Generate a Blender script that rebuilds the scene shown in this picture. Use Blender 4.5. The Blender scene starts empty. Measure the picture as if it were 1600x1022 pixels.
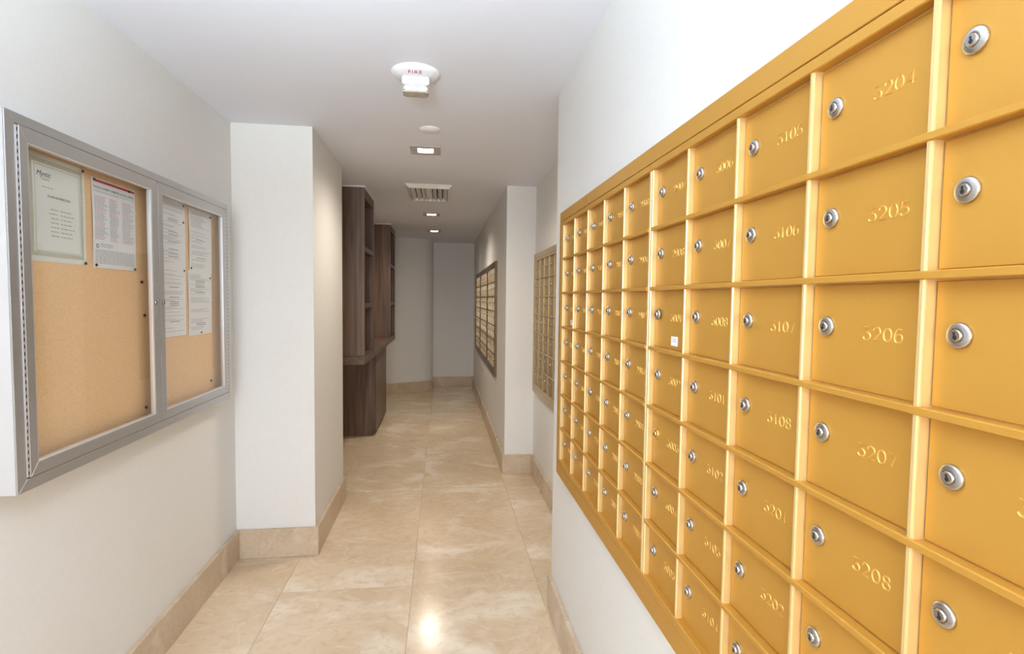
import bpy, bmesh, math, random
from mathutils import Matrix, Vector
random.seed(7)
S = bpy.context.scene
COL = S.collection

# ------------------------------------------------------------------ camera
YAW, PITCH, ROLL, FPX, CAMH = math.radians(7.5178), math.radians(-2.9459), math.radians(0.6707), 822.4173, 1.4637
fw = Vector((math.sin(YAW)*math.cos(PITCH), math.cos(YAW)*math.cos(PITCH), math.sin(PITCH)))
rt = Vector((math.cos(YAW), -math.sin(YAW), 0)); up = rt.cross(fw)
r2 = rt*math.cos(ROLL) + up*math.sin(ROLL); u2 = r2.cross(fw)
cam = bpy.data.cameras.new('camera'); cam.sensor_width = 36; cam.lens = FPX/1600*36; cam.clip_start = 0.02
camo = bpy.data.objects.new('camera', cam); COL.objects.link(camo)
M4 = Matrix((r2, u2, -fw)).transposed().to_4x4(); M4.translation = (0, 0, CAMH); camo.matrix_world = M4
S.camera = camo

# ------------------------------------------------------------------ world, lights, exposure
w = bpy.data.worlds.new('world'); S.world = w; w.use_nodes = True
w.node_tree.nodes['Background'].inputs[0].default_value = (0.82, 0.90, 1.0, 1)
w.node_tree.nodes['Background'].inputs[1].default_value = 1.0
S.view_settings.view_transform = 'Standard'; S.view_settings.look = 'None'
S.view_settings.gamma = 1; S.view_settings.use_curve_mapping = False
S.view_settings.exposure = 0.58

def area(name, loc, target, sx, sy, power, col):
    l = bpy.data.lights.new(name, 'AREA'); l.shape = 'RECTANGLE'; l.size = sx; l.size_y = sy
    l.energy = power; l.color = col
    o = bpy.data.objects.new(name, l); COL.objects.link(o); o.location = loc
    o.rotation_euler = (Vector(target)-Vector(loc)).to_track_quat('-Z', 'Y').to_euler()
    return o
area('window_daylight', (-0.3, -2.6, 1.5), (-0.3, 3.0, 1.5), 1.5, 1.5, 48, (0.94, 0.96, 1.0))
bf = bpy.data.lights.new('bounce_flash', 'SPOT'); bf.energy = 212; bf.color = (0.62, 0.82, 1.0); bf.spot_size = math.radians(104); bf.spot_blend = 0.7; bf.shadow_soft_size = 0.12
bfo = bpy.data.objects.new('bounce_flash', bf); COL.objects.link(bfo); bfo.location = (-0.35, -0.2, 1.72)
bfo.rotation_euler = (Vector((-0.38, 0.26, 2.4))-bfo.location).to_track_quat('-Z', 'Y').to_euler()
area('overhead_fill', (-0.3, -0.9, 2.38), (-0.3, -0.9, 0), 0.7, 0.7, 5, (1.0, 0.98, 0.95))  # added unseen fill that brightens the near floor and ledge tops

# ------------------------------------------------------------------ materials
def srgb(r, g, b):
    f = lambda c: ((c/255)/12.92 if c/255 <= 0.04045 else (((c/255)+0.055)/1.055)**2.4)
    return (f(r), f(g), f(b), 1)

def mat(name, col, rough=0.5, metal=0.0, noise=None, bump=None, spec=0.5, coat=0.0, emit=None):
    """noise = (scale xyz, detail, amount, colour2); bump = (scale xyz, strength, distance)"""
    m = bpy.data.materials.new(name); m.use_nodes = True
    N, L = m.node_tree.nodes, m.node_tree.links
    b = N['Principled BSDF']
    b.inputs['Base Color'].default_value = col; b.inputs['Roughness'].default_value = rough
    b.inputs['Metallic'].default_value = metal; b.inputs['Specular IOR Level'].default_value = spec
    b.inputs['Coat Weight'].default_value = coat; b.inputs['Coat Roughness'].default_value = 0.12
    if emit:
        b.inputs['Emission Color'].default_value = emit[0]; b.inputs['Emission Strength'].default_value = emit[1]
    tc = N.new('ShaderNodeTexCoord')
    def nz(sc, det):
        mp = N.new('ShaderNodeMapping'); mp.inputs['Scale'].default_value = sc
        L.new(tc.outputs['Object'], mp.inputs['Vector'])
        n = N.new('ShaderNodeTexNoise'); n.inputs['Scale'].default_value = 1; n.inputs['Detail'].default_value = det
        L.new(mp.outputs[0], n.inputs['Vector']); return n
    if noise:
        n = nz(noise[0], noise[1]); mx = N.new('ShaderNodeMix'); mx.data_type = 'RGBA'
        mx.inputs['A'].default_value = col; mx.inputs['B'].default_value = noise[3]
        r = N.new('ShaderNodeMapRange'); r.inputs['From Min'].default_value = 0.35; r.inputs['From Max'].default_value = 0.65
        r.inputs['To Max'].default_value = noise[2]
        L.new(n.outputs['Fac'], r.inputs['Value']); L.new(r.outputs[0], mx.inputs['Factor'])
        L.new(mx.outputs['Result'], b.inputs['Base Color'])
    if bump:
        n = nz(bump[0], 3); bp = N.new('ShaderNodeBump'); bp.inputs['Strength'].default_value = bump[1]
        bp.inputs['Distance'].default_value = bump[2]
        L.new(n.outputs['Fac'], bp.inputs['Height']); L.new(bp.outputs[0], b.inputs['Normal'])
    return m

def marble(name, base, dark, light, rough, grain=1.0):
    m = bpy.data.materials.new(name); m.use_nodes = True
    N, L = m.node_tree.nodes, m.node_tree.links; b = N['Principled BSDF']
    tc = N.new('ShaderNodeTexCoord'); oi = N.new('ShaderNodeObjectInfo')
    cb = N.new('ShaderNodeCombineXYZ')
    mu = N.new('ShaderNodeMath'); mu.operation = 'MULTIPLY'; mu.inputs[1].default_value = 37.0
    L.new(oi.outputs['Random'], mu.inputs[0]); L.new(mu.outputs[0], cb.inputs[0]); L.new(mu.outputs[0], cb.inputs[1])
    ad = N.new('ShaderNodeVectorMath'); ad.operation = 'ADD'
    L.new(tc.outputs['Object'], ad.inputs[0]); L.new(cb.outputs[0], ad.inputs[1])
    def noise(sc, det, dist=0.0, stretch=(1, 1, 1)):
        mp = N.new('ShaderNodeMapping'); mp.inputs['Scale'].default_value = stretch; mp.inputs['Rotation'].default_value = (0, 0, 0.5)
        L.new(ad.outputs[0], mp.inputs['Vector'])
        n = N.new('ShaderNodeTexNoise'); n.inputs['Scale'].default_value = sc; n.inputs['Detail'].default_value = det
        n.inputs['Distortion'].default_value = dist; L.new(mp.outputs[0], n.inputs['Vector']); return n
    def mix(a, bcol, fac, amt, lo, hi):
        r = N.new('ShaderNodeMapRange'); r.inputs['From Min'].default_value = lo; r.inputs['From Max'].default_value = hi
        r.inputs['To Max'].default_value = amt; L.new(fac, r.inputs['Value'])
        mx = N.new('ShaderNodeMix'); mx.data_type = 'RGBA'; L.new(r.outputs[0], mx.inputs['Factor'])
        if isinstance(a, tuple): mx.inputs['A'].default_value = a
        else: L.new(a, mx.inputs['A'])
        mx.inputs['B'].default_value = bcol; return mx.outputs['Result']
    c = mix(base, dark, noise(2.2*grain, 6, 0.6).outputs['Fac'], 0.55, 0.42, 0.68)
    c = mix(c, light, noise(1.6*grain, 7, 1.4, (1, 1.35, 1)).outputs['Fac'], 0.75, 0.54, 0.68)
    nv = noise(2.6*grain, 5, 1.8, (1, 1.3, 1))
    ab = N.new('ShaderNodeMath'); ab.operation = 'SUBTRACT'; ab.inputs[1].default_value = 0.5; L.new(nv.outputs['Fac'], ab.inputs[0])
    a2 = N.new('ShaderNodeMath'); a2.operation = 'ABSOLUTE'; L.new(ab.outputs[0], a2.inputs[0])
    a3 = N.new('ShaderNodeMath'); a3.operation = 'MULTIPLY'; a3.inputs[1].default_value = -1; L.new(a2.outputs[0], a3.inputs[0])
    c = mix(c, light, a3.outputs[0], 0.28, -0.02, 0.0)
    c = mix(c, dark, noise(22*grain, 8, 0.5, (1, 1.15, 1)).outputs['Fac'], 0.45, 0.5, 0.72)
    L.new(c, b.inputs['Base Color']); b.inputs['Specular IOR Level'].default_value = 0.36
    nr = noise(3, 3); rr = N.new('ShaderNodeMapRange'); rr.inputs['To Min'].default_value = rough*0.8; rr.inputs['To Max'].default_value = rough*1.3
    L.new(nr.outputs['Fac'], rr.inputs['Value']); L.new(rr.outputs[0], b.inputs['Roughness'])
    return m

def wallpaper(name, col):
    m = bpy.data.materials.new(name); m.use_nodes = True
    N, L = m.node_tree.nodes, m.node_tree.links; b = N['Principled BSDF']; b.inputs['Roughness'].default_value = 0.62
    tc = N.new('ShaderNodeTexCoord'); outs = []
    for sc in ((420, 420, 30), (30, 30, 520)):
        mp = N.new('ShaderNodeMapping'); mp.inputs['Scale'].default_value = sc; L.new(tc.outputs['Object'], mp.inputs['Vector'])
        n = N.new('ShaderNodeTexNoise'); n.inputs['Scale'].default_value = 1; n.inputs['Detail'].default_value = 2
        L.new(mp.outputs[0], n.inputs['Vector']); outs.append(n.outputs['Fac'])
    a = N.new('ShaderNodeMath'); a.operation = 'ADD'; L.new(outs[0], a.inputs[0]); L.new(outs[1], a.inputs[1])
    r = N.new('ShaderNodeMapRange'); r.inputs['From Min'].default_value = 0.75; r.inputs['From Max'].default_value = 1.25
    r.inputs['To Min'].default_value = 0.975; r.inputs['To Max'].default_value = 1.02; L.new(a.outputs[0], r.inputs['Value'])
    mx = N.new('ShaderNodeVectorMath'); mx.operation = 'SCALE'; mx.inputs[0].default_value = col[:3]
    L.new(r.outputs[0], mx.inputs['Scale']); L.new(mx.outputs[0], b.inputs['Base Color'])
    bp = N.new('ShaderNodeBump'); bp.inputs['Strength'].default_value = 0.12; bp.inputs['Distance'].default_value = 0.002
    L.new(a.outputs[0], bp.inputs['Height']); L.new(bp.outputs[0], b.inputs['Normal'])
    return m

def glass_mat():
    m = bpy.data.materials.new('clear_pane'); m.use_nodes = True
    N, L = m.node_tree.nodes, m.node_tree.links; N.clear()
    o = N.new('ShaderNodeOutputMaterial'); mx = N.new('ShaderNodeMixShader'); t = N.new('ShaderNodeBsdfTransparent')
    g = N.new('ShaderNodeBsdfGlossy'); g.inputs['Roughness'].default_value = 0.02; f = N.new('ShaderNodeFresnel'); f.inputs['IOR'].default_value = 1.5
    ge = N.new('ShaderNodeNewGeometry'); mr = N.new('ShaderNodeMapRange'); mr.inputs['To Min'].default_value = 1.5; mr.inputs['To Max'].default_value = 0.6667
    L.new(ge.outputs['Backfacing'], mr.inputs['Value']); L.new(mr.outputs[0], f.inputs['IOR'])   # thin pane: same reflection from both sides
    t.inputs[0].default_value = (0.97, 0.98, 0.97, 1)
    L.new(f.outputs[0], mx.inputs[0]); L.new(t.outputs[0], mx.inputs[1]); L.new(g.outputs[0], mx.inputs[2]); L.new(mx.outputs[0], o.inputs[0])
    return m

M = dict(
    wall=wallpaper('woven_wallpaper', srgb(229, 227, 222)),
    ceiling=mat('ceiling_paint', srgb(232, 234, 242), 0.6, noise=((1.5, 1.5, 1.5), 3, 0.5, srgb(228, 229, 237)), bump=((60, 60, 60), 0.05, 0.002)),  # the daylight's faint blue is put into this colour
    gold=mat('gold_enamel', srgb(198, 147, 62), 0.42, 0.33, spec=0.4, noise=((6, 6, 6), 3, 0.35, srgb(192, 140, 56)), bump=((900, 900, 900), 0.12, 0.0004)),
    gold_sheen=mat('gold_enamel_sheen', srgb(232, 204, 146), 0.34, 0.5, noise=((5, 5, 5), 2, 0.3, srgb(228, 196, 134)), coat=0.4),  # paler than the doors: glare on the dividers put into the colour
    engrave=mat('engraved_gold', srgb(228, 184, 100), 0.3, 0.4, noise=((40, 40, 40), 2, 0.3, srgb(220, 176, 90))),
    shaded_gold=mat('shaded_gold_enamel', srgb(156, 134, 96), 0.38, 0.4, noise=((6, 6, 6), 3, 0.4, srgb(146, 120, 86))),  # gold units away from the flash: shade put into a browner colour
    shaded_gold_rail=mat('shaded_gold_rail', srgb(182, 158, 114), 0.3, 0.45, noise=((6, 6, 6), 2, 0.3, srgb(160, 132, 98))),  # rails of the niche units, same shade put into the gold
    shaded_gold_dark=mat('shaded_gold_dark', srgb(112, 86, 58), 0.35, 0.5, noise=((6, 6, 6), 2, 0.4, srgb(92, 70, 46))),  # distant gold rails and trim: dim grazing reflection put into the colour
    sheen_metal=mat('divider_sheen_metal', srgb(196, 178, 146), 0.3, 0.85, noise=((30, 30, 14), 3, 0.9, srgb(150, 122, 84))),  # distant dividers: reflected window light put into a pale mottled colour
    pale_gold=mat('pale_door_enamel', srgb(214, 204, 180), 0.3, 0.5, noise=((6, 6, 6), 3, 0.5, srgb(196, 180, 146))),
    chrome=mat('lock_chrome', srgb(182, 178, 174), 0.27, 1.0, noise=((300, 300, 300), 2, 0.3, srgb(180, 178, 174))),
    brass=mat('lock_brass', srgb(226, 190, 110), 0.25, 1.0, noise=((300, 300, 300), 2, 0.3, srgb(210, 172, 96))),
    black=mat('keyway_black', srgb(28, 26, 26), 0.4, noise=((90, 90, 90), 2, 0.3, srgb(40, 36, 34))),
    silver=mat('satin_aluminium', srgb(190, 190, 190), 0.38, 0.85, noise=((4, 4, 300), 2, 0.3, srgb(178, 178, 178)), bump=((3, 3, 700), 0.05, 0.0004)),
    silver_light=mat('bright_aluminium', srgb(222, 221, 222), 0.34, 0.7, noise=((3, 3, 3), 2, 0.3, srgb(214, 214, 216))),
    cork=mat('cork', srgb(246, 206, 158), 0.85, noise=((330, 330, 330), 4, 0.7, srgb(222, 174, 122)), bump=((300, 300, 300), 0.25, 0.001)),
    paper=mat('paper', srgb(235, 235, 236), 0.7, noise=((8, 8, 8), 3, 0.3, srgb(226, 226, 230))),
    cream=mat('certificate_paper', srgb(226, 226, 218), 0.7, noise=((8, 8, 8), 3, 0.3, srgb(218, 219, 208))),
    border=mat('certificate_border', srgb(178, 176, 152), 0.7, noise=((500, 500, 500), 2, 1.0, srgb(205, 204, 186))),
    ink=mat('grey_ink', srgb(166, 166, 170), 0.7, noise=((200, 200, 200), 2, 0.5, srgb(160, 160, 164))),
    inkd=mat('dark_ink', srgb(92, 92, 94), 0.7, noise=((200, 200, 200), 2, 0.3, srgb(80, 80, 82))),
    redink=mat('red_ink', srgb(214, 158, 160), 0.7, noise=((200, 200, 200), 2, 0.3, srgb(215, 150, 150))),
    red=mat('red_print', srgb(190, 36, 52), 0.6, noise=((200, 200, 200), 2, 0.3, srgb(175, 40, 50))),
    pin=mat('pin_steel', srgb(90, 74, 62), 0.3, 0.8, noise=((200, 200, 200), 2, 0.3, srgb(70, 60, 50))),
    glass=glass_mat(),
    wood=mat('dark_walnut', srgb(128, 102, 85), 0.42, noise=((28, 28, 1.3), 6, 0.9, srgb(82, 64, 52)), bump=((60, 60, 3), 0.08, 0.001)),
    wood_h=mat('dark_walnut_counter', srgb(112, 88, 72), 0.4, noise=((28, 1.6, 28), 6, 0.9, srgb(78, 60, 48)), bump=((60, 3, 60), 0.08, 0.001)),
    white=mat('white_plastic', srgb(238, 238, 238), 0.4, noise=((20, 20, 20), 2, 0.3, srgb(230, 230, 232))),
    vent=mat('vent_enamel', srgb(238, 236, 232), 0.42, noise=((20, 20, 20), 2, 0.4, srgb(212, 208, 202))),
    trimm=mat('downlight_trim', srgb(190, 180, 176), 0.45, noise=((20, 20, 20), 2, 0.4, srgb(176, 166, 160))),
    lamp=mat('lamp_diffuser', srgb(255, 250, 240), 0.5, emit=((1.0, 0.93, 0.82, 1), 12.0), noise=((20, 20, 20), 2, 0.2, srgb(250, 244, 236))),
    reflector=mat('strobe_reflector', srgb(220, 222, 226), 0.12, 1.0, bump=((160, 160, 160), 0.8, 0.004)),
    smoke=mat('strobe_lens', srgb(196, 184, 168), 0.15, 0.1, noise=((30, 30, 30), 2, 0.5, srgb(170, 156, 140))),
    grout=mat('grout', srgb(192, 170, 142), 0.8, noise=((50, 50, 50), 2, 0.4, srgb(160, 138, 112))),
    floor=marble('polished_beige_marble', srgb(222, 200, 170), srgb(198, 170, 136), srgb(240, 228, 208), 0.17),
    base=marble('marble_baseboard', srgb(206, 186, 160), srgb(184, 158, 130), srgb(222, 208, 188), 0.28, 2.4),
)

# ------------------------------------------------------------------ helpers
class MB:
    def __init__(s): s.v = []; s.f = []; s.mi = []
    def face(s, pts, m=0):
        n = len(s.v); s.v += [tuple(p) for p in pts]; s.f.append(tuple(range(n, n+len(pts)))); s.mi.append(m)
    def box(s, x0, x1, y0, y1, z0, z1, m=0):
        n = len(s.v)
        s.v += [(x0,y0,z0),(x1,y0,z0),(x1,y1,z0),(x0,y1,z0),(x0,y0,z1),(x1,y0,z1),(x1,y1,z1),(x0,y1,z1)]
        for q in ((0,3,2,1),(4,5,6,7),(0,1,5,4),(1,2,6,5),(2,3,7,6),(3,0,4,7)): s.f.append(tuple(n+i for i in q)); s.mi.append(m)
        return s
    def prism(s, prof, axis, a, b, m=0):
        """closed 2-D profile (u,v) swept along an axis from a to b; axis 'y': (x,z); 'z': (x,y); 'x': (y,z)"""
        def P(u, v, t): return {'y': (u, t, v), 'z': (u, v, t), 'x': (t, u, v)}[axis]
        n = len(s.v); k = len(prof)
        s.v += [P(u, v, a) for u, v in prof] + [P(u, v, b) for u, v in prof]
        for i in range(k): s.f.append((n+i, n+(i+1) % k, n+k+(i+1) % k, n+k+i)); s.mi.append(m)
        s.f.append(tuple(n+i for i in reversed(range(k)))); s.mi.append(m)
        s.f.append(tuple(n+k+i for i in range(k))); s.mi.append(m)
        return s
    def lathe(s, prof, seg=20, axis='x', c=(0, 0, 0), m=0, a0=0.0):
        """prof [(radius, height)]; the axis direction carries the height"""
        n = len(s.v)
        for r, h in prof:
            for i in range(seg):
                t = 2*math.pi*i/seg+a0; a, b = r*math.cos(t), r*math.sin(t)
                s.v.append({'x': (c[0]+h, c[1]+a, c[2]+b), 'z': (c[0]+a, c[1]+b, c[2]+h)}[axis])
        for j in range(len(prof)-1):
            for i in range(seg):
                s.f.append((n+j*seg+i, n+j*seg+(i+1) % seg, n+(j+1)*seg+(i+1) % seg, n+(j+1)*seg+i)); s.mi.append(m)
        s.f.append(tuple(n+(len(prof)-1)*seg+i for i in range(seg))); s.mi.append(m)
        return s
    def mesh(s, name, mats, bevel=0.0, smooth=False, seg=1):
        me = bpy.data.meshes.new(name); me.from_pydata(s.v, [], s.f)
        for mm in (mats if isinstance(mats, (list, tuple)) else [mats]): me.materials.append(M[mm])
        for p, i in zip(me.polygons, s.mi): p.material_index = i
        bm = bmesh.new(); bm.from_mesh(me)
        bmesh.ops.recalc_face_normals(bm, faces=bm.faces)
        if bevel: bmesh.ops.bevel(bm, geom=list(bm.edges), offset=bevel, segments=seg, affect='EDGES', clamp_overlap=True)
        if smooth:
            for f in bm.faces: f.smooth = True
            for e in bm.edges: e.smooth = not (len(e.link_faces) == 2 and e.calc_face_angle(0) > 0.7)
        bm.to_mesh(me); bm.free(); return me
    def obj(s, name, mats, parent=None, bevel=0.0, smooth=False, seg=1):
        return link(name, s.mesh(name, mats, bevel, smooth, seg), parent)

def link(name, me, parent=None, loc=None):
    o = bpy.data.objects.new(name, me); COL.objects.link(o)
    if parent: o.parent = parent
    if loc: o.location = loc
    return o
def tag(o, label, cat, group=None):
    o['label'] = label; o['category'] = cat
    if group: o['group'] = group
    return o
def empty(name, loc, label, cat, group=None):
    o = bpy.data.objects.new(name, None); COL.objects.link(o); o.location = loc; o.empty_display_size = 0.05
    return tag(o, label, cat, group)
def struct(o): o['kind'] = 'structure'; return o
def B(*a): return MB().box(*a)

# ------------------------------------------------------------------ the shell
XL, XP, YP, YP2, XR, YR, XN, YN, X3, YE, H = -1.1381, -0.7138, 3.0587, 3.906, 0.5191, 2.3971, 0.7645, 4.3467, 0.5203, 8.88, 2.4
YB, YC = -3.0, 8.22
BH, BT = 0.162, 0.02
struct(B(XL-.15, XL, YB, YP, 0, H).obj('wall_left', 'wall'))
struct(B(XL-.15, XP, YP, YP2, 0, H).obj('wall_left_pilaster', 'wall'))
struct(B(XL-.15, XL, YP2, YC+.2, 0, H).obj('wall_left_far', 'wall'))
struct(B(XR, XN+.15, YB, YR, 0, H).obj('wall_right', 'wall'))
struct(B(XN, XN+.15, YR, YN, 0, H).obj('wall_right_niche', 'wall'))
struct(B(X3, XN+.15, YN, YE, 0, H).obj('wall_right_far', 'wall'))
struct(B(-0.165, XN+.15, YE, YE+.15, 0, H).obj('wall_end', 'wall'))
curve = [(XL, 8.165), (-1.0, 8.175), (-0.82, 8.20), (-0.66, 8.25), (-0.51, 8.315), (-0.39, 8.37), (-0.28, 8.425), (-0.19, 8.50), (-0.165, 8.58), (-0.165, YE+.15)]
struct(MB().prism(curve + [(XL, YE+.15)], 'z', 0, H).obj('wall_end_curved', 'wall', smooth=True))
m = MB(); m.box(XL-.15, XN+.15, YB-.15, YB, 2.25, H); m.box(XL-.15, -1.05, YB-.15, YB, 0, 2.25); m.box(.45, XN+.15, YB-.15, YB, 0, 2.25)
struct(m.obj('wall_back', 'wall'))
struct(B(XL-.15, XN+.15, YB-.15, YE+.15, H, H+.1).obj('ceiling', 'ceiling'))

# floor: slab with separate marble tiles, 3 mm joints
fl = struct(B(XL-.15, XN+.15, YB-.15, YE+.15, -0.06, -0.0015).obj('floor', 'grout'))
xs = [XL-.15, -0.787, -0.1465, 0.494, XN+.15]; ys = [YB-.15] + [2.665+1.36*k for k in range(-4, 5)] + [YE+.15]
for i in range(4):
    for j in range(len(ys)-1):
        a, b_, c, d = xs[i]+.0012, xs[i+1]-.0012, ys[j]+.0012, ys[j+1]-.0012
        cx, cy = (a+b_)/2, (c+d)/2
        o = B(a-cx, b_-cx, c-cy, d-cy, -0.012, 0).obj('floor_tile', 'floor', fl, bevel=0.0008); o.location = (cx, cy, 0)

def bb(name, x0, x1, y0, y1):
    cx, cy = (x0+x1)/2, (y0+y1)/2
    o = struct(B(x0-cx, x1-cx, y0-cy, y1-cy, 0, BH).obj(name, 'base', bevel=0.0018)); o.location = (cx, cy, 0)
bb('baseboard_left', XL, XL+BT, YB, 1.30); bb('baseboard_left_near', XL, XL+BT, 1.3015, YP)
bb('baseboard_left_pilaster_front', XL+BT, XP+BT, YP-BT, YP)
bb('baseboard_left_pilaster_side', XP, XP+BT, YP, YP2+.0)
bb('baseboard_left_far', XL, XL+BT, YP2, 8.14)
bb('baseboard_right', XR-BT, XR, YB, 1.0); bb('baseboard_right_near', XR-BT, XR, 1.0015, YR)
bb('baseboard_right_niche', XN-BT, XN, YR, YN-BT)
bb('baseboard_right_pilaster', X3-BT, XN, YN-BT, YN)
bb('baseboard_right_far', X3-BT, X3, YN, YE-BT)
bb('baseboard_end', -0.16, X3-BT, YE-BT, YE)
cc = curve[:-1]; off = []
for i, (x, y) in enumerate(cc):
    a = cc[max(i-1, 0)]; b_ = cc[min(i+1, len(cc)-1)]; dx, dy = b_[0]-a[0], b_[1]-a[1]; l = math.hypot(dx, dy)
    off.append((x+dy/l*BT, y-dx/l*BT))
struct(MB().prism(cc + off[::-1], 'z', 0, BH).obj('baseboard_end_curved', 'base', smooth=True))

# ------------------------------------------------------------------ mailboxes
ZT, RP = 1.786, 0.1434          # top of the first row, row pitch
DIG = {
 '0': [[(.5,1),(.25,.93),(.08,.72),(.04,.5),(.08,.28),(.25,.07),(.5,0),(.75,.07),(.92,.28),(.96,.5),(.92,.72),(.75,.93),(.5,1)]],
 '1': [[(.3,.82),(.5,1),(.5,0)]],
 '2': [[(.06,.76),(.14,.92),(.32,1),(.6,1),(.82,.9),(.9,.72),(.82,.54),(.06,.0),(.94,0)]],
 '3': [[(.1,1),(.9,1),(.46,.6),(.74,.56),(.92,.4),(.92,.22),(.76,.05),(.5,0),(.22,.04),(.06,.2)]],
 '4': [[(.70,0),(.70,1),(.0,.28),(1.0,.28)]],
 '5': [[(.86,1),(.2,1),(.13,.56),(.42,.64),(.7,.6),(.91,.43),(.91,.22),(.74,.05),(.48,0),(.2,.04),(.06,.18)]],
 '6': [[(.82,.93),(.6,1),(.36,.96),(.14,.74),(.06,.42),(.1,.16),(.3,0),(.62,0),(.86,.12),(.93,.32),(.84,.52),(.62,.6),(.32,.57),(.1,.4)]],
 '7': [[(.06,1),(.94,1),(.4,0)]],
 '8': [[(.5,.55),(.22,.62),(.12,.78),(.24,.95),(.5,1),(.76,.95),(.88,.78),(.78,.62),(.5,.55),(.2,.47),(.06,.27),(.18,.07),(.5,0),(.82,.07),(.94,.27),(.8,.47),(.5,.55)]],
 '9': [[(.18,.07),(.4,0),(.64,.04),(.86,.26),(.94,.58),(.9,.84),(.7,1),(.38,1),(.14,.88),(.07,.68),(.16,.48),(.38,.4),(.68,.43),(.9,.6)]],
}
def ribbon(m, pts, w, h):
    """routed stroke: two low burrs either side of a groove; pts in (s, z); faces -x"""
    n = len(pts); rows = []
    for i, (a, b_) in enumerate(pts):
        p0 = pts[max(i-1, 0)]; p1 = pts[min(i+1, n-1)]
        if i == 0 and pts[0] == pts[-1]: p0 = pts[-2]
        if i == n-1 and pts[0] == pts[-1]: p1 = pts[1]
        d0 = Vector((a-p0[0], b_-p0[1])); d1 = Vector((p1[0]-a, p1[1]-b_))
        if d0.length < 1e-9: d0 = d1
        if d1.length < 1e-9: d1 = d0
        t = (d0.normalized()+d1.normalized())
        t = t.normalized() if t.length > 0.2 else d1.normalized()
        nx, nz = -t[1], t[0]
        rows.append([(-hh, -(a+nx*o), b_+nz*o) for o, hh in ((-w, 0.0), (-w*.62, h), (0, 0.00008), (w*.62, h), (w, 0.0))])
    for r0, r1 in zip(rows, rows[1:]):
        for k in range(4): m.face([r0[k], r0[k+1], r1[k+1], r1[k]])
def smooth(pts):
    """Catmull-Rom through a stroke, keeping its sharp corners"""
    if len(pts) < 4: return pts
    n = len(pts); closed = pts[0] == pts[-1]; V = [Vector(p) for p in pts]; out = []
    def sharp(i):
        if i in (0, n-1): return not closed
        return (V[i]-V[i-1]).angle(V[i+1]-V[i], 0) > 1.15
    for i in range(n-1):
        a, b_ = V[i], V[i+1]
        p = a if sharp(i) else (V[i-1] if i else V[-2]); q = b_ if sharp(i+1) else (V[i+2] if i+2 < n else V[1])
        k = 1 if sharp(i) and sharp(i+1) else 3
        for j in range(k):
            t = j/k
            out.append(tuple(.5*((2*a)+(b_-p)*t+(2*p-5*a+4*b_-q)*t*t+(3*a-p-3*b_+q)*t**3)))
    out.append(tuple(V[-1]))
    if closed: out[-1] = out[0]
    return out
def number_mesh(txt):
    m = MB(); hgt, wd, adv = 0.0152, 0.0118, 0.0150
    for i, ch in enumerate(txt):
        s0 = (i-len(txt)/2)*adv + (adv-wd)/2
        for st in DIG[ch]: ribbon(m, [(s0+u*wd, (v-.5)*hgt) for u, v in smooth(st)], 0.0009, 0.0007)
    return m.mesh('number', 'engrave')
NUM = {}
# lock: bevelled bezel, raised plug and keyway, sticks out towards -x
def lock_mesh(body):
    m = MB()
    m.lathe([(0.0132, 0.0), (0.0134, -0.0020), (0.0126, -0.0038), (0.0110, -0.0046), (0.0076, -0.0052), (0.0073, -0.0044), (0.0067, -0.0044), (0.0063, -0.0066), (0.0054, -0.0074)], 24, 'x')
    m.box(-0.0077, -0.0070, -0.0010, 0.0010, -0.0042, 0.0034, 1)
    m.lathe([(0.0020, -0.0068), (0.0020, -0.0078)], 10, 'x', (0, 0, -0.0018), 1)
    me = m.mesh('lock', [body, 'black'], smooth=True); return me
LOCK = {k: lock_mesh(k) for k in ('chrome', 'brass')}

def door_mesh(wd, ht, matn):
    m = MB(); m.box(0, 0.0022, -wd/2, wd/2, -ht/2, ht/2)
    return m.mesh('door', matn, bevel=0.0009)

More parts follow.
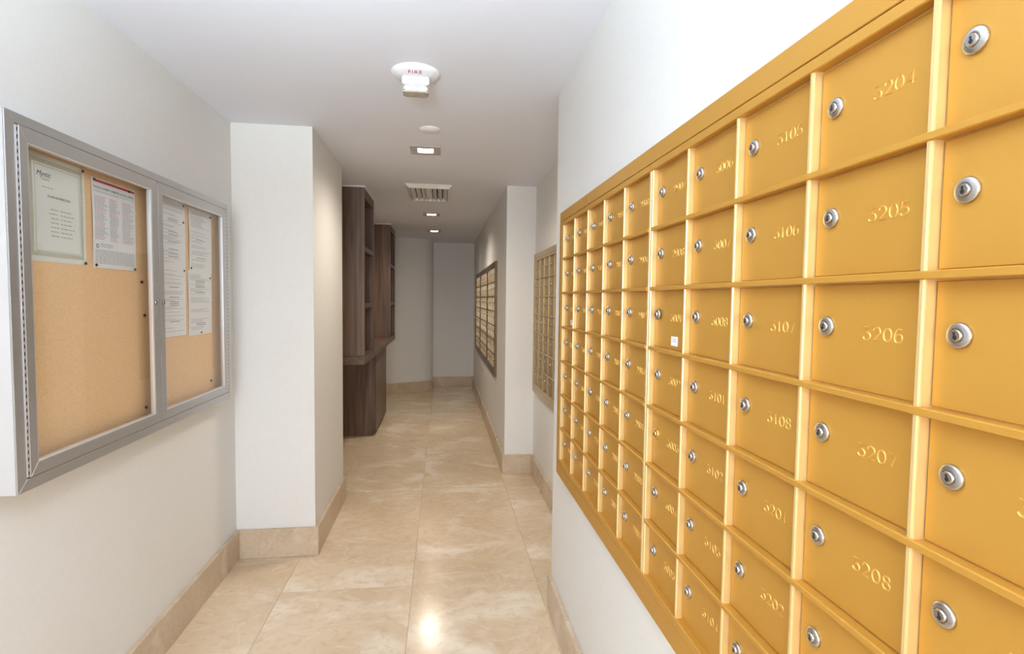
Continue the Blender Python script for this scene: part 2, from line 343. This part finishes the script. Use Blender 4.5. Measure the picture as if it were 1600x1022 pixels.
def mail_unit(xf, y_start, ncol, pitch, nums, label, group, mats, trimmed=(0.0095, 0.0095), hrail=None):
    """front plane x = xf facing -x; y_start is the far end; columns run towards the camera"""
    door_m, rail_m, div_m = (*mats, mats[1])[:3]; dv = 0.0082; xd = xf+0.0125; wall = xf+0.02
    hr = hrail or mats[1]
    ow = pitch-dv; stile0, stile1 = trimmed
    y0 = y_start; yo = y0-stile0; y_end = yo-ncol*ow-(ncol-1)*dv-stile1
    zt, zb = ZT+0.0095, ZT-7*RP-0.018
    root = empty('mailbox_unit', (wall, (y0+y_end)/2, zb), label, 'mailboxes', group)
    L = (wall, (y0+y_end)/2, zb)
    def rel(o): o.parent = root; o.matrix_parent_inverse = Matrix.Translation(Vector(L)).inverted(); return o
    rel(B(xd+0.0023, wall-.0003, y_end, y0, zb, zt).obj('casing', rail_m))
    prof = lambda ya, yb, xo=0.0: [(xd+.0023, ya), (xf+.0025-xo, ya), (xf-xo, ya-.0012), (xf-xo, yb+.0034), (xf+.0022-xo, yb+.0026), (xf+.0022-xo, yb), (xd+.0023, yb)]
    rel(MB().prism(prof(y0, yo), 'z', zb, zt).obj('stile', rail_m))
    rel(MB().prism(prof(y_end+stile1, y_end), 'z', zb, zt).obj('stile', rail_m))
    dm = MB().prism([(xd+.0023, 0), (xf+.0025, 0), (xf, -.0012), (xf, -.0050), (xf+.0022, -.0056), (xf+.0022, -dv), (xd+.0023, -dv)], 'z', ZT-7*RP, ZT).mesh('divider', div_m)
    for c in range(1, ncol):
        rel(link('divider', dm, None, (0, yo-c*ow-(c-1)*dv, 0)))
    rp = lambda za, zb_: [(xd+.0023, za), (xf-.0005, za), (xf-.0022, za-.0012), (xf-.0022, zb_+.0012), (xf-.0005, zb_), (xd+.0023, zb_)]
    rm = MB().prism(rp(0, -.0092), 'y', y_end+stile1+.0002, yo-.0002).mesh('rail', hr)
    for r in range(1, 7): rel(link('rail', rm, None, (0, 0, ZT-r*RP)))
    rel(MB().prism(rp(zt, ZT-.0075), 'y', y_end, y0).obj('top_rail', hr))
    rel(MB().prism(rp(ZT-7*RP+.0025, zb), 'y', y_end, y0).obj('bottom_rail', hr))
    dh = RP-.0092-.0024; D = door_mesh(ow-.0022, dh, door_m)
    for c in range(ncol):
        yc = yo-c*(ow+dv)-ow/2; yl = yo-c*(ow+dv)
        for r in range(7):
            zc = ZT-r*RP-.0092-dh/2-.0012
            if r == 0: zc += 0.0
            d = link('door', D, None, (xd, yc, zc)); rel(d)
            lk = nums and nums[c][r] == '3003'
            lo = link('lock', LOCK['brass' if lk else 'chrome'], d, (-(.004 if nums and nums[c][r] == '3001' else 0), yl-.0292-yc, .0105))
            lo.rotation_euler = (random.uniform(-.25, .25), 0, 0)
            if lk: lo['label'] = 'brass coloured lock'
            if nums:
                t = nums[c][r]
                if t not in NUM: NUM[t] = number_mesh(t)
                link('number', NUM[t], d, (-.00002, yl-.1185-yc, .0050+random.uniform(-.0006, .0006)))
                if t in ('3001', '2506'):
                    m = MB(); m.box(-.0006, 0, -.0165, .0165, -.0105, .0105)
                    m.box(-.0008, -.0005, -.0075, .0095, -.0015, .0065, 1); m.box(-.0010, -.0007, -.0062, .0082, -.0003, .0053, 0); m.box(-.0012, -.0009, -.0045, .0060, .0018, .0030, 1)
                    s = m.obj('sticker', ['white', 'ink'], d); s.location = (0, yl-.112-yc, -.047); s['label'] = 'small white sticker'
    return root, y_end

def surround(xf, y0, y1, label, matn, cuts=(), far=True):
    z0, z1, zi0, zi1 = .7117, 1.8366, ZT-7*RP-.018-.0015, ZT+.0095+.0015
    wall = xf+.0196; root = empty('mailbox_surround', (wall, (y0+y1)/2, z0), label, 'metal trim')
    L = Vector((wall, (y0+y1)/2, z0))
    def rel(o): o.parent = root; o.matrix_parent_inverse = Matrix.Translation(L).inverted()
    xt = xf-.0015; ed = sorted([y0, *cuts, y1])
    for a, b_ in zip(ed, ed[1:]):
        rel(B(xt, wall, a+.0003, b_-.0003, zi1, z1).obj('top_trim', matn, bevel=.0012))
        rel(B(xt, wall, a+.0003, b_-.0003, z0, zi0).obj('bottom_trim', matn, bevel=.0012))
    rel(B(xt, wall, y1-.036, y1, zi0+.0003, zi1-.0003).obj('side_trim', matn, bevel=.0012))
    rel(B(xt, wall, y0, y0+.036, zi0+.0003, zi1-.0003).obj('side_trim', matn, bevel=.0012))

def seq(start, n):
    out = []; f, k = start//100, start % 100
    for _ in range(n):
        out.append('%d%02d' % (f, k)); k += 1
        if k > 8: f += 1; k = 1
        if f == 0: f = 1
    return out
sq = seq(2504, 70); cols = [sq[i*7:(i+1)*7] for i in range(10)]
XM = 0.4991
_, ye = mail_unit(XM, 2.1950, 5, .1860, cols[:5], 'gold wall mailbox unit numbered 2504 to 2906, at the far end beside the niche', None, ('gold', 'gold_sheen'), (.0265, .0125), 'gold')
_, ye2 = mail_unit(XM, ye-.0006, 5, .1833, cols[5:], 'gold wall mailbox unit numbered from 2907 up, nearest the camera', None, ('gold', 'gold_sheen'), (.0108, .011), 'gold')
surround(XM, ye2-.0375, 2.2320, 'gold flat trim framing the two near gold mailbox units', 'gold', cuts=(1.800,))
XM2 = XN-.02
_, e = mail_unit(XM2, 4.2525, 8, .1852, None, 'shade-browned gold mailbox unit on the recessed niche wall behind the white corner', None, ('shaded_gold', 'shaded_gold_rail'), (.0215, .0095))
surround(XM2, e-.0375, 4.2895, 'shade-browned gold trim framing the mailboxes in the niche', 'shaded_gold_rail')
XM3 = X3-.02
y = 8.098
for i, (n, t) in enumerate(((5, 'farthest of three, next to the end wall'), (6, 'middle of three'), (5, 'nearest of three, beside the pale corner'))):
    _, y = mail_unit(XM3, y, n, .1852, None, 'distant gold mailbox unit with sheen and shade in its colours, '+t, 'distant mailbox units', ('shaded_gold', 'shaded_gold_dark', 'sheen_metal'))
    y -= .0006
surround(XM3, y-.0375, 8.1350, 'shade-darkened gold trim framing the distant mailbox units', 'shaded_gold_dark')

# ------------------------------------------------------------------ notice board
XF = XL+.06
nb = empty('notice_board', (XL, 2.158, .948), 'silver framed two-door glazed cork notice board on the left wall', 'notice board')
NBI = Matrix.Translation((XL, 2.158, .948)).inverted()
def nbp(o, par=None): o.parent = par or nb; o.matrix_parent_inverse = NBI if not par else Matrix(); return o
by0, by1, bz0, bz1 = 1.476, 2.838, .948, 1.9248
m = MB()
m.box(XL+.0003, XF-.002, by0, by0+.006, bz0, bz1); m.box(XL+.0003, XF-.002, by1-.006, by1, bz0, bz1)
m.box(XL+.0003, XF-.002, by0+.006, by1-.006, bz0, bz0+.006); m.box(XL+.0003, XF-.002, by0+.006, by1-.006, bz1-.006, bz1)
m.box(XL+.0003, XL+.012, by0+.006, by1-.006, bz0+.006, bz1-.006)
nbp(m.obj('casing', 'silver_light'))
nbp(B(XL+.0122, XL+.019, by0+.0065, by1-.0065, bz0+.0065, bz1-.0065).obj('cork_panel', 'cork'))
def mitre_frame(name, x0, x1, ya, yb, za, zb, w, mt, parent=None, bev=.0012):
    """four mitred members with the front towards +x"""
    m = MB()
    O = [(ya, za), (yb, za), (yb, zb), (ya, zb)]; I = [(ya+w[0], za+w[1]), (yb-w[2], za+w[1]), (yb-w[2], zb-w[3]), (ya+w[0], zb-w[3])]
    for k in range(4):
        a, b_, c, d = O[k], O[(k+1) % 4], I[(k+1) % 4], I[k]
        m.prism([a, b_, c, d], 'x', x0, x1)
    return m.obj(name, mt, parent, bevel=bev)
nbp(mitre_frame('outer_frame', XF-.002, XF+.002, by0, by1, bz0, bz1, (.033, .031, .016, .027), 'silver'))
for nm, ya, yb, ga, gb, hy in (('L', 1.5170, 2.1745, 1.5455, 2.1330, 1.5125), ('R', 2.1775, 2.8120, 2.2105, 2.7740, 2.8160)):
    d = nbp(mitre_frame('door', XF-.004, XF+.005, ya, yb, .9815, 1.8960, (ga-ya, .0355, yb-gb, .0375), 'silver'))
    d['label'] = 'left glazed door' if nm == 'L' else 'right glazed door'
    g = MB(); n = 16     # thin acrylic pane, the right one slightly bowed
    bow = 0.0 if nm == 'L' else .0035
    for s in (0,):
        for i in range(n):
            pa, pb = ga+(gb-ga)*i/n, ga+(gb-ga)*(i+1)/n
            xa, xb = [XF-.003-.002*s - bow*math.sin(math.pi*t/n)**.5*(1-2*(t/n-.5)*.4) for t in (i, i+1)]
            g.face([(xa, pa, 1.0165), (xb, pb, 1.0165), (xb, pb, 1.8590), (xa, pa, 1.8590)])
    link('glass_pane', g.mesh('glass_pane', 'glass'), d)
    link('glass_bead', mitre_frame('glass_bead', XF-.012, XF+.0035, ga, gb, 1.0165, 1.8590, (.004, .004, .004, .004), 'silver_light', None, .0006).data, d)
    bpy.data.objects.remove([o for o in COL.objects if o.name.startswith('glass_bead') and o.parent is None][0])
    k = MB().lathe([(.0075, .005), (.0085, .009), (.0078, .0115), (.004, .0125)], 18, 'x', (XF, (2.1305 if nm == 'L' else 2.194)+.012*(nm == 'L'), 1.4378))
    k.box(XF+.0122, XF+.0128, (2.1425 if nm == 'L' else 2.194)-.0008, (2.1425 if nm == 'L' else 2.194)+.0008, 1.4345, 1.441, 1)
    k.obj('lock_knob', ['chrome', 'black'], d, smooth=True)
    h = MB(); h.box(XF-.001, XF+.0038, hy-.0035, hy+.0035, .985, 1.893)
    hz = .990
    while hz < 1.888: h.box(XF+.0036, XF+.0044, hy-.0013, hy+.0013, hz, hz+.0095, 1); hz += .0185
    h.obj('piano_hinge', ['silver_light', 'black'], d)

def sheet(name, y0, y1, z0, z1, matn, label, curl, shift=0.0, tilt=0.0):
    """a pinned paper sheet, slightly wavy; returns root and mapper (u,v)->point"""
    root = empty(name, (XL+.019, (y0+y1)/2, z0), label, 'paper')
    wf = lambda u, v: XL+.0200+shift + curl*(.5+.5*math.sin(u*5.1+v*2))*math.sin(math.pi*v)
    def P(u, v, e=0.0): return (wf(u, v)+e, y0+(y1-y0)*u + tilt*(v-.5), z0+(z1-z0)*v + tilt*.4*(u-.5))
    inv = Matrix.Translation(root.location).inverted()
    def quadgrid(u0, u1, v0, v1, nu, nv, e, mm, mi):
        for i in range(nu):
            for j in range(nv):
                a, b_, c, d = u0+(u1-u0)*i/nu, u0+(u1-u0)*(i+1)/nu, v0+(v1-v0)*j/nv, v0+(v1-v0)*(j+1)/nv
                mm.face([P(a, c, e), P(b_, c, e), P(b_, d, e), P(a, d, e)], mi)
    def add(nm, mats, fill):
        mm = MB(); fill(mm, quadgrid); o = mm.obj(nm, mats); o.parent = root; o.matrix_parent_inverse = inv; return o
    def base(mm, q):
        q(0, 1, 0, 1, 10, 14, 0, mm, 0); q(0, 1, 0, 1, 10, 14, -.0003, mm, 0)
    add('sheet', matn, base)
    def pin(u, v):
        p = P(u, v); mm = MB().lathe([(.0022, 0), (.0045, .002), (.0046, .004), (.0026, .0056)], 12, 'x', (p[0]+.0003, p[1], p[2]))
        o = mm.obj('push_pin', 'pin', smooth=True); o.parent = root; o.matrix_parent_inverse = inv
    return root, P, add, pin, inv

def text_on(root, inv, P, s, u, v, size, matn, name='lettering', shear=0.0, align='CENTER', sx=1.0):
    c = bpy.data.curves.new(name, 'FONT'); c.body = s; c.size = size; c.align_x = align; c.shear = shear; c.extrude = .00005
    t = bpy.data.objects.new(name, c); COL.objects.link(t)
    dg = bpy.context.evaluated_depsgraph_get(); me = bpy.data.meshes.new_from_object(t.evaluated_get(dg))
    bpy.data.objects.remove(t)
    p = Vector(P(u, v, .0009))
    # text x runs along +y, text y along +z, face towards +x
    R = Matrix(((0, 0, 1, p[0]), (sx, 0, 0, p[1]), (0, 1, 0, p[2]), (0, 0, 0, 1)))
    me.transform(R); me.materials.clear(); me.materials.append(M[matn])
    o = link(name, me); o.parent = root; o.matrix_parent_inverse = inv; return o

# certificate with ornamental border
root, P, add, pin, inv = sheet('certificate', 1.600, 1.835, 1.557, 1.856, 'cream', 'cream certificate with ornamental grey-green border, pinned at top left of board', .002)
def cb(mm, q):
    e = .0005
    q(.035, .95, .05, .09, 10, 1, e, mm, 0); q(.035, .95, .92, .96, 10, 1, e, mm, 0)
    q(.035, .08, .09, .92, 1, 14, e, mm, 0); q(.905, .95, .09, .92, 1, 14, e, mm, 0)
    q(.115, .885, .098, .102, 10, 1, e, mm, 1); q(.115, .885, .898, .902, 10, 1, e, mm, 1)
    q(.115, .120, .102, .898, 1, 14, e, mm, 1); q(.880, .885, .102, .898, 1, 14, e, mm, 1)
add('ornamental_border', ['border', 'ink'], cb)
text_on(root, inv, P, 'Mystic', .26, .80, .021, 'inkd', shear=.35)
text_on(root, inv, P, 'POINTE', .29, .765, .0088, 'ink')
text_on(root, inv, P, 'BOARD OF DIRECTORS', .52, .615, .0088, 'inkd')
def greek(rows):
    def f(mm, q):
        rnd = random.Random(len(rows))
        for (u0, u1, v, t, mi, wb) in rows:
            u = u0
            while u < u1-.01:
                l = min(rnd.uniform(.025, .07)*wb, u1-u); q(u, u+l, v, v+t, 1, 1, .0006, mm, mi); u += l+.012*wb
    return f
add('printed_lines', ['ink', 'inkd'], greek([(.36-.03*(i == 1), .50, .50-.042*i, .009, 0, 1) for i in range(7)] + [(.53, .74+.04*(i % 3 == 1), .50-.042*i, .009, 0, 1) for i in range(7)] + [(.24, .42, .70, .008, 0, 1)]))
pin(.955, .975); pin(.965, .02)

# phone list with red band
root, P, add, pin, inv = sheet('phone_list', 1.866, 2.106, 1.553, 1.844, 'paper', 'white phone number sheet with red band along its top edge', .003, .0006)
def rb(mm, q): q(.05, .985, .958, .985, 10, 1, .0006, mm, 0)
add('red_band', 'red', rb)
text_on(root, inv, P, 'PHONE NUMBERS, WEBSITES & LOCAL MEDIA', .5, .888, .0108, 'inkd')
rows = [(.04, .95, .862, .005, 0, 1), (.04, .6, .848, .005, 0, 1)]
rnd = random.Random(3)
for c0, c1 in ((.04, .33), (.37, .64), (.68, .96)):
    for i in range(30):
        rows.append((c0, c1-rnd.uniform(0, .12), .80-.0165*i, .006, 2 if (i//3+int(c0*10)) % 3 == 0 else 0, .8))
rows += [(.15, .42, .27-.016*i, .005, 0, .8) for i in range(3)]
for i in range(12): rows += [(.04, .96, .20-.0135*i, .0045, 0, 1.2)]
add('printed_lines', ['ink', 'inkd', 'redink'], greek(rows))
def seal(mm, q):
    for k in range(14):
        a, b_ = 2*math.pi*k/14, 2*math.pi*(k+1)/14; c = (.085, .245)
        f = lambda r, t: P(c[0]+r*1.2*math.cos(t), c[1]+r*math.sin(t), .0006)
        mm.face([f(.024, a), f(.024, b_), f(.015, b_), f(.015, a)])
add('round_seal', 'inkd', seal)
pin(.05, .975); pin(.84, .965); pin(.05, .03); pin(.95, .02)

def letter(y0, y1, z0, z1, label, sd, nrows, shift, pins):
    root, P, add, pin, inv = sheet('notice_sheet', y0, y1, z0, z1, 'paper', label, .0025, shift)
    rnd = random.Random(sd); rows = []; v = .93
    while v > .07:
        k = rnd.random()
        if k < .2: v -= .03
        elif k < .35: rows.append((.3, .7, v, .009, 1, 1)); v -= .026
        else: rows.append((.08, rnd.uniform(.5, .93), v, .006, 0, 1)); v -= .019
    add('printed_lines', ['ink', 'inkd'], greek(rows))
    root['group'] = 'white notices behind the right door'
    for u, v in pins: pin(u, v)
letter(2.272, 2.482, 1.580, 1.866, 'white printed notice, upper left of the four behind the right glass door', 5, 30, .0012, [(.92, .95), (.90, .70)])
letter(2.278, 2.478, 1.294, 1.588, 'white printed notice, lower left of the four behind the right glass door', 9, 30, .0004, [(.93, .95)])
letter(2.516, 2.745, 1.572, 1.859, 'white printed notice, upper right of the four behind the right glass door', 12, 30, .0012, [(.93, .94), (.05, .06)])
letter(2.500, 2.737, 1.287, 1.580, 'white printed notice, lower right of the four behind the right glass door', 15, 30, .0004, [(.92, .9), (.5, .03)])
spins = [(2.136, 1.514, 'black push pin on bare cork, topmost near the middle of the board'), (2.150, 1.389, 'black push pin on bare cork just below the door locks'), (2.145, 1.040, 'black push pin low on the cork near the middle door stile'),
         (2.028, 1.006, 'black push pin at the bottom edge of the cork behind the left door'), (2.7123, 1.0553, 'dark push pin on the cork below the notices behind the right door')]
for yy, zz, lb in spins:
    o = MB().lathe([(.003, 0), (.0058, .002), (.0062, .006), (.0035, .0085)], 14, 'x').obj('push_pin', 'pin', smooth=True)
    o.location = (XL+.0191, yy, zz); tag(o, lb, 'pin', 'loose push pins in the cork')

# ------------------------------------------------------------------ ceiling fixtures
# fire alarm strobe
fa = empty('fire_alarm_strobe', (-.1155, 2.272, H), 'round white ceiling fire alarm strobe with red FIRE lettering', 'alarm')
C0 = Vector((-.1155, 2.272, H))
def cp(o, r=fa, c=C0): o.parent = r; o.matrix_parent_inverse = Matrix.Translation(c).inverted(); return o
cp(MB().lathe([(.100, 0), (.100, -.004), (.094, -.012), (.078, -.020), (.062, -.024), (.052, -.024)], 48, 'z', tuple(C0)).obj('base_plate', 'white', smooth=True))
cp(B(-.170, -.060, 2.240, 2.304, 2.343, H-.0235).obj('housing', 'white', bevel=.004, seg=2))
cp(B(-.164, -.066, 2.244, 2.300, 2.318, 2.3428).obj('reflector', 'reflector', bevel=.006, seg=2))
m = MB(); m.prism([(-.168, 2.2415), (-.062, 2.2415), (-.062, 2.291), (-.074, 2.3025), (-.156, 2.3025), (-.168, 2.291)], 'z', 2.311, 2.3175)
cp(m.obj('lens', 'smoke', bevel=.002))
c = bpy.data.curves.new('t', 'FONT'); c.body = 'FIRE'; c.size = .026; c.align_x = 'CENTER'; c.extrude = .0002; c.space_character = 1.25
t = bpy.data.objects.new('t', c); COL.objects.link(t); me = bpy.data.meshes.new_from_object(t.evaluated_get(bpy.context.evaluated_depsgraph_get())); bpy.data.objects.remove(t)
# letters face down, upright for someone looking along +y : text up = -y
a = math.radians(18)
me.transform(Matrix.Translation((-.1155, 2.2135, H-.0262)) @ Matrix.Rotation(-a, 4, 'X') @ Matrix(((1, 0, 0, 0), (0, -1, 0, 0), (0, 0, -1, 0), (0, 0, 0, 1))))
me.materials.clear(); me.materials.append(M['red']); cp(link('lettering', me))['label'] = 'red FIRE lettering'
# cover disc
o = MB().lathe([(.057, 0), (.057, -.002), (.050, -.009), (.030, -.013), (.010, -.0145)], 40, 'z').obj('sprinkler_cover', 'white', smooth=True)
o.location = (-.0735, 2.995, H); tag(o, 'small white domed disc on the ceiling beyond the fire alarm', 'ceiling disc')
# downlights
for x, y, s, lb, pw in ((-.1120, 3.405, .0930, 'square recessed ceiling downlight nearest the camera, just beyond the white disc', 62), (-.1275, 5.940, .0930, 'middle of three square recessed downlights, just beyond the air vent', 68), (-.1190, 7.360, .0930, 'farthest square recessed downlight, before the end wall', 10), (-.112, .78, .0930, 'square recessed ceiling downlight over the near mailboxes', 2)):
    c0 = Vector((x, y, H)); r = empty('downlight', c0, lb, 'downlight', 'square ceiling downlights')
    m = MB(); t = .008
    for q in ((x-s, x+s, y-s, y-s+.045), (x-s, x+s, y+s-.045, y+s), (x-s, x-s+.045, y-s+.045, y+s-.045), (x+s-.045, x+s, y-s+.045, y+s-.045)): m.box(*q, H-t, H-.0002)
    cp(m.obj('trim_plate', 'trimm', bevel=.0015), r, c0)
    cp(B(x-s+.0455, x+s-.0455, y-s+.0455, y+s-.0455, H-.005, H-.0004).obj('diffuser', 'lamp', bevel=.002), r, c0)
    l = bpy.data.lights.new('downlight_beam', 'SPOT'); l.energy = pw; l.spot_size = math.radians(160); l.spot_blend = 1.0; l.color = (1, .89, .75); l.shadow_soft_size = .085
    lo = bpy.data.objects.new('downlight_beam', l); COL.objects.link(lo); lo.location = (0, 0, -.012); lo.parent = r
# air vent
c0 = Vector((-.119, 4.71, H)); vr = empty('air_vent', c0, 'white rectangular ceiling air vent with angled blades', 'vent')
x0, x1, y0, y1 = -.312, .074, 4.40, 5.03
m = MB(); i1 = .030; dz = .030
O = [(x0, y0), (x1, y0), (x1, y1), (x0, y1)]; I = [(x0+i1, y0+i1), (x1-i1, y0+i1), (x1-i1, y1-i1), (x0+i1, y1-i1)]
for k in range(4):
    a, b_, c, d = O[k], O[(k+1) % 4], I[(k+1) % 4], I[k]
    m.face([(*a, H), (*b_, H), (*c, H-dz), (*d, H-dz)])
    e = [(p[0]+(.006 if p[0] < -.1 else -.006), p[1]+(.006 if p[1] < 4.7 else -.006)) for p in (c, d)]
    m.face([(*d, H-dz), (*c, H-dz), (*e[0], H-dz), (*e[1], H-dz)])
    m.face([(*e[1], H-dz), (*e[0], H-dz), (*e[0], H-.001), (*e[1], H-.001)])
cp(m.obj('frame', 'vent'), vr, c0)
cp(B(x0+.04, x1-.04, y0+.04, y1-.04, H-.002, H-.0003).obj('duct_back', 'black'), vr, c0)
cx = (x0+x1)/2; W = x1-x0-2*i1-.012
for k in range(-3, 4):
    xx = cx + k*W/7
    m = MB(); ya, yb = y0+i1+.007, y1-i1-.007
    if k == 0: m.prism([(xx, H-.004), (xx+.024, H-.029), (xx+.021, H-.029), (xx, H-.007), (xx-.021, H-.029), (xx-.024, H-.029)], 'y', ya, yb)
    else:
        s = 1 if k > 0 else -1
        m.prism([(xx-s*.014, H-.004), (xx-s*.004, H-.012), (xx+s*.016, H-.029), (xx+s*.013, H-.029), (xx-s*.006, H-.014), (xx-s*.016, H-.006)], 'y', ya, yb)
    cp(m.obj('blade', 'vent'), vr, c0)

# ------------------------------------------------------------------ dark wood shelving
XS = -.655; XB = XL+.001
def tower(y0, y1, label):
    c0 = Vector((XB, (y0+y1)/2, .972)); r = empty('shelf_tower', c0, label, 'bookcase', 'dark wood shelf towers')
    z0, z1, t = .9722, H-.012, .030
    cp(B(XB, XS, y0, y0+t, z0, z1).obj('side_panel', 'wood', bevel=.001), r, c0)
    cp(B(XB, XS, y1-t, y1, z0, z1).obj('side_panel', 'wood', bevel=.001), r, c0)
    cp(B(XB, XB+.015, y0+t, y1-t, z0, z1).obj('back_panel', 'wood'), r, c0)
    cp(B(XB+.015, XS-.001, y0+t, y1-t, z1-.075, z1).obj('top_panel', 'wood_h', bevel=.001), r, c0)
    for z in (1.378, 1.862): cp(B(XB+.015, XS-.001, y0+t, y1-t, z, z+.04).obj('shelf', 'wood_h', bevel=.001), r, c0)
tower(4.57, 5.20, 'near dark walnut shelf tower standing on the counter, reaching the ceiling')
tower(6.80, 7.43, 'far dark walnut shelf tower standing at the far end of the counter')
struct(B(XB, XS+.006, 4.562, 5.208, H-.012, H-.0002).obj('trim_1', 'ceiling')); struct(B(XB, XS+.006, 6.792, 7.438, H-.012, H-.0002).obj('trim_2', 'ceiling'))
o = B(XB, XS+.002, 4.545, 7.45, .900, .972).obj('countertop', 'wood_h', bevel=.002); tag(o, 'long dark walnut countertop under the shelf towers', 'countertop')
c0 = Vector((XB, 6.2, 0)); r = empty('base_cabinet', c0, 'dark walnut base cabinet under the counter', 'cabinet')
cp(B(XB+BT, -.737, 5.69, 6.72, .001, .8995).obj('body', 'wood', bevel=.001), r, c0)
cp(B(-.7368, -.700, 5.695, 6.205, .045, .885).obj('door', 'wood', bevel=.001), r, c0)
cp(B(-.7368, -.700, 6.209, 6.715, .045, .885).obj('door', 'wood', bevel=.001), r, c0)
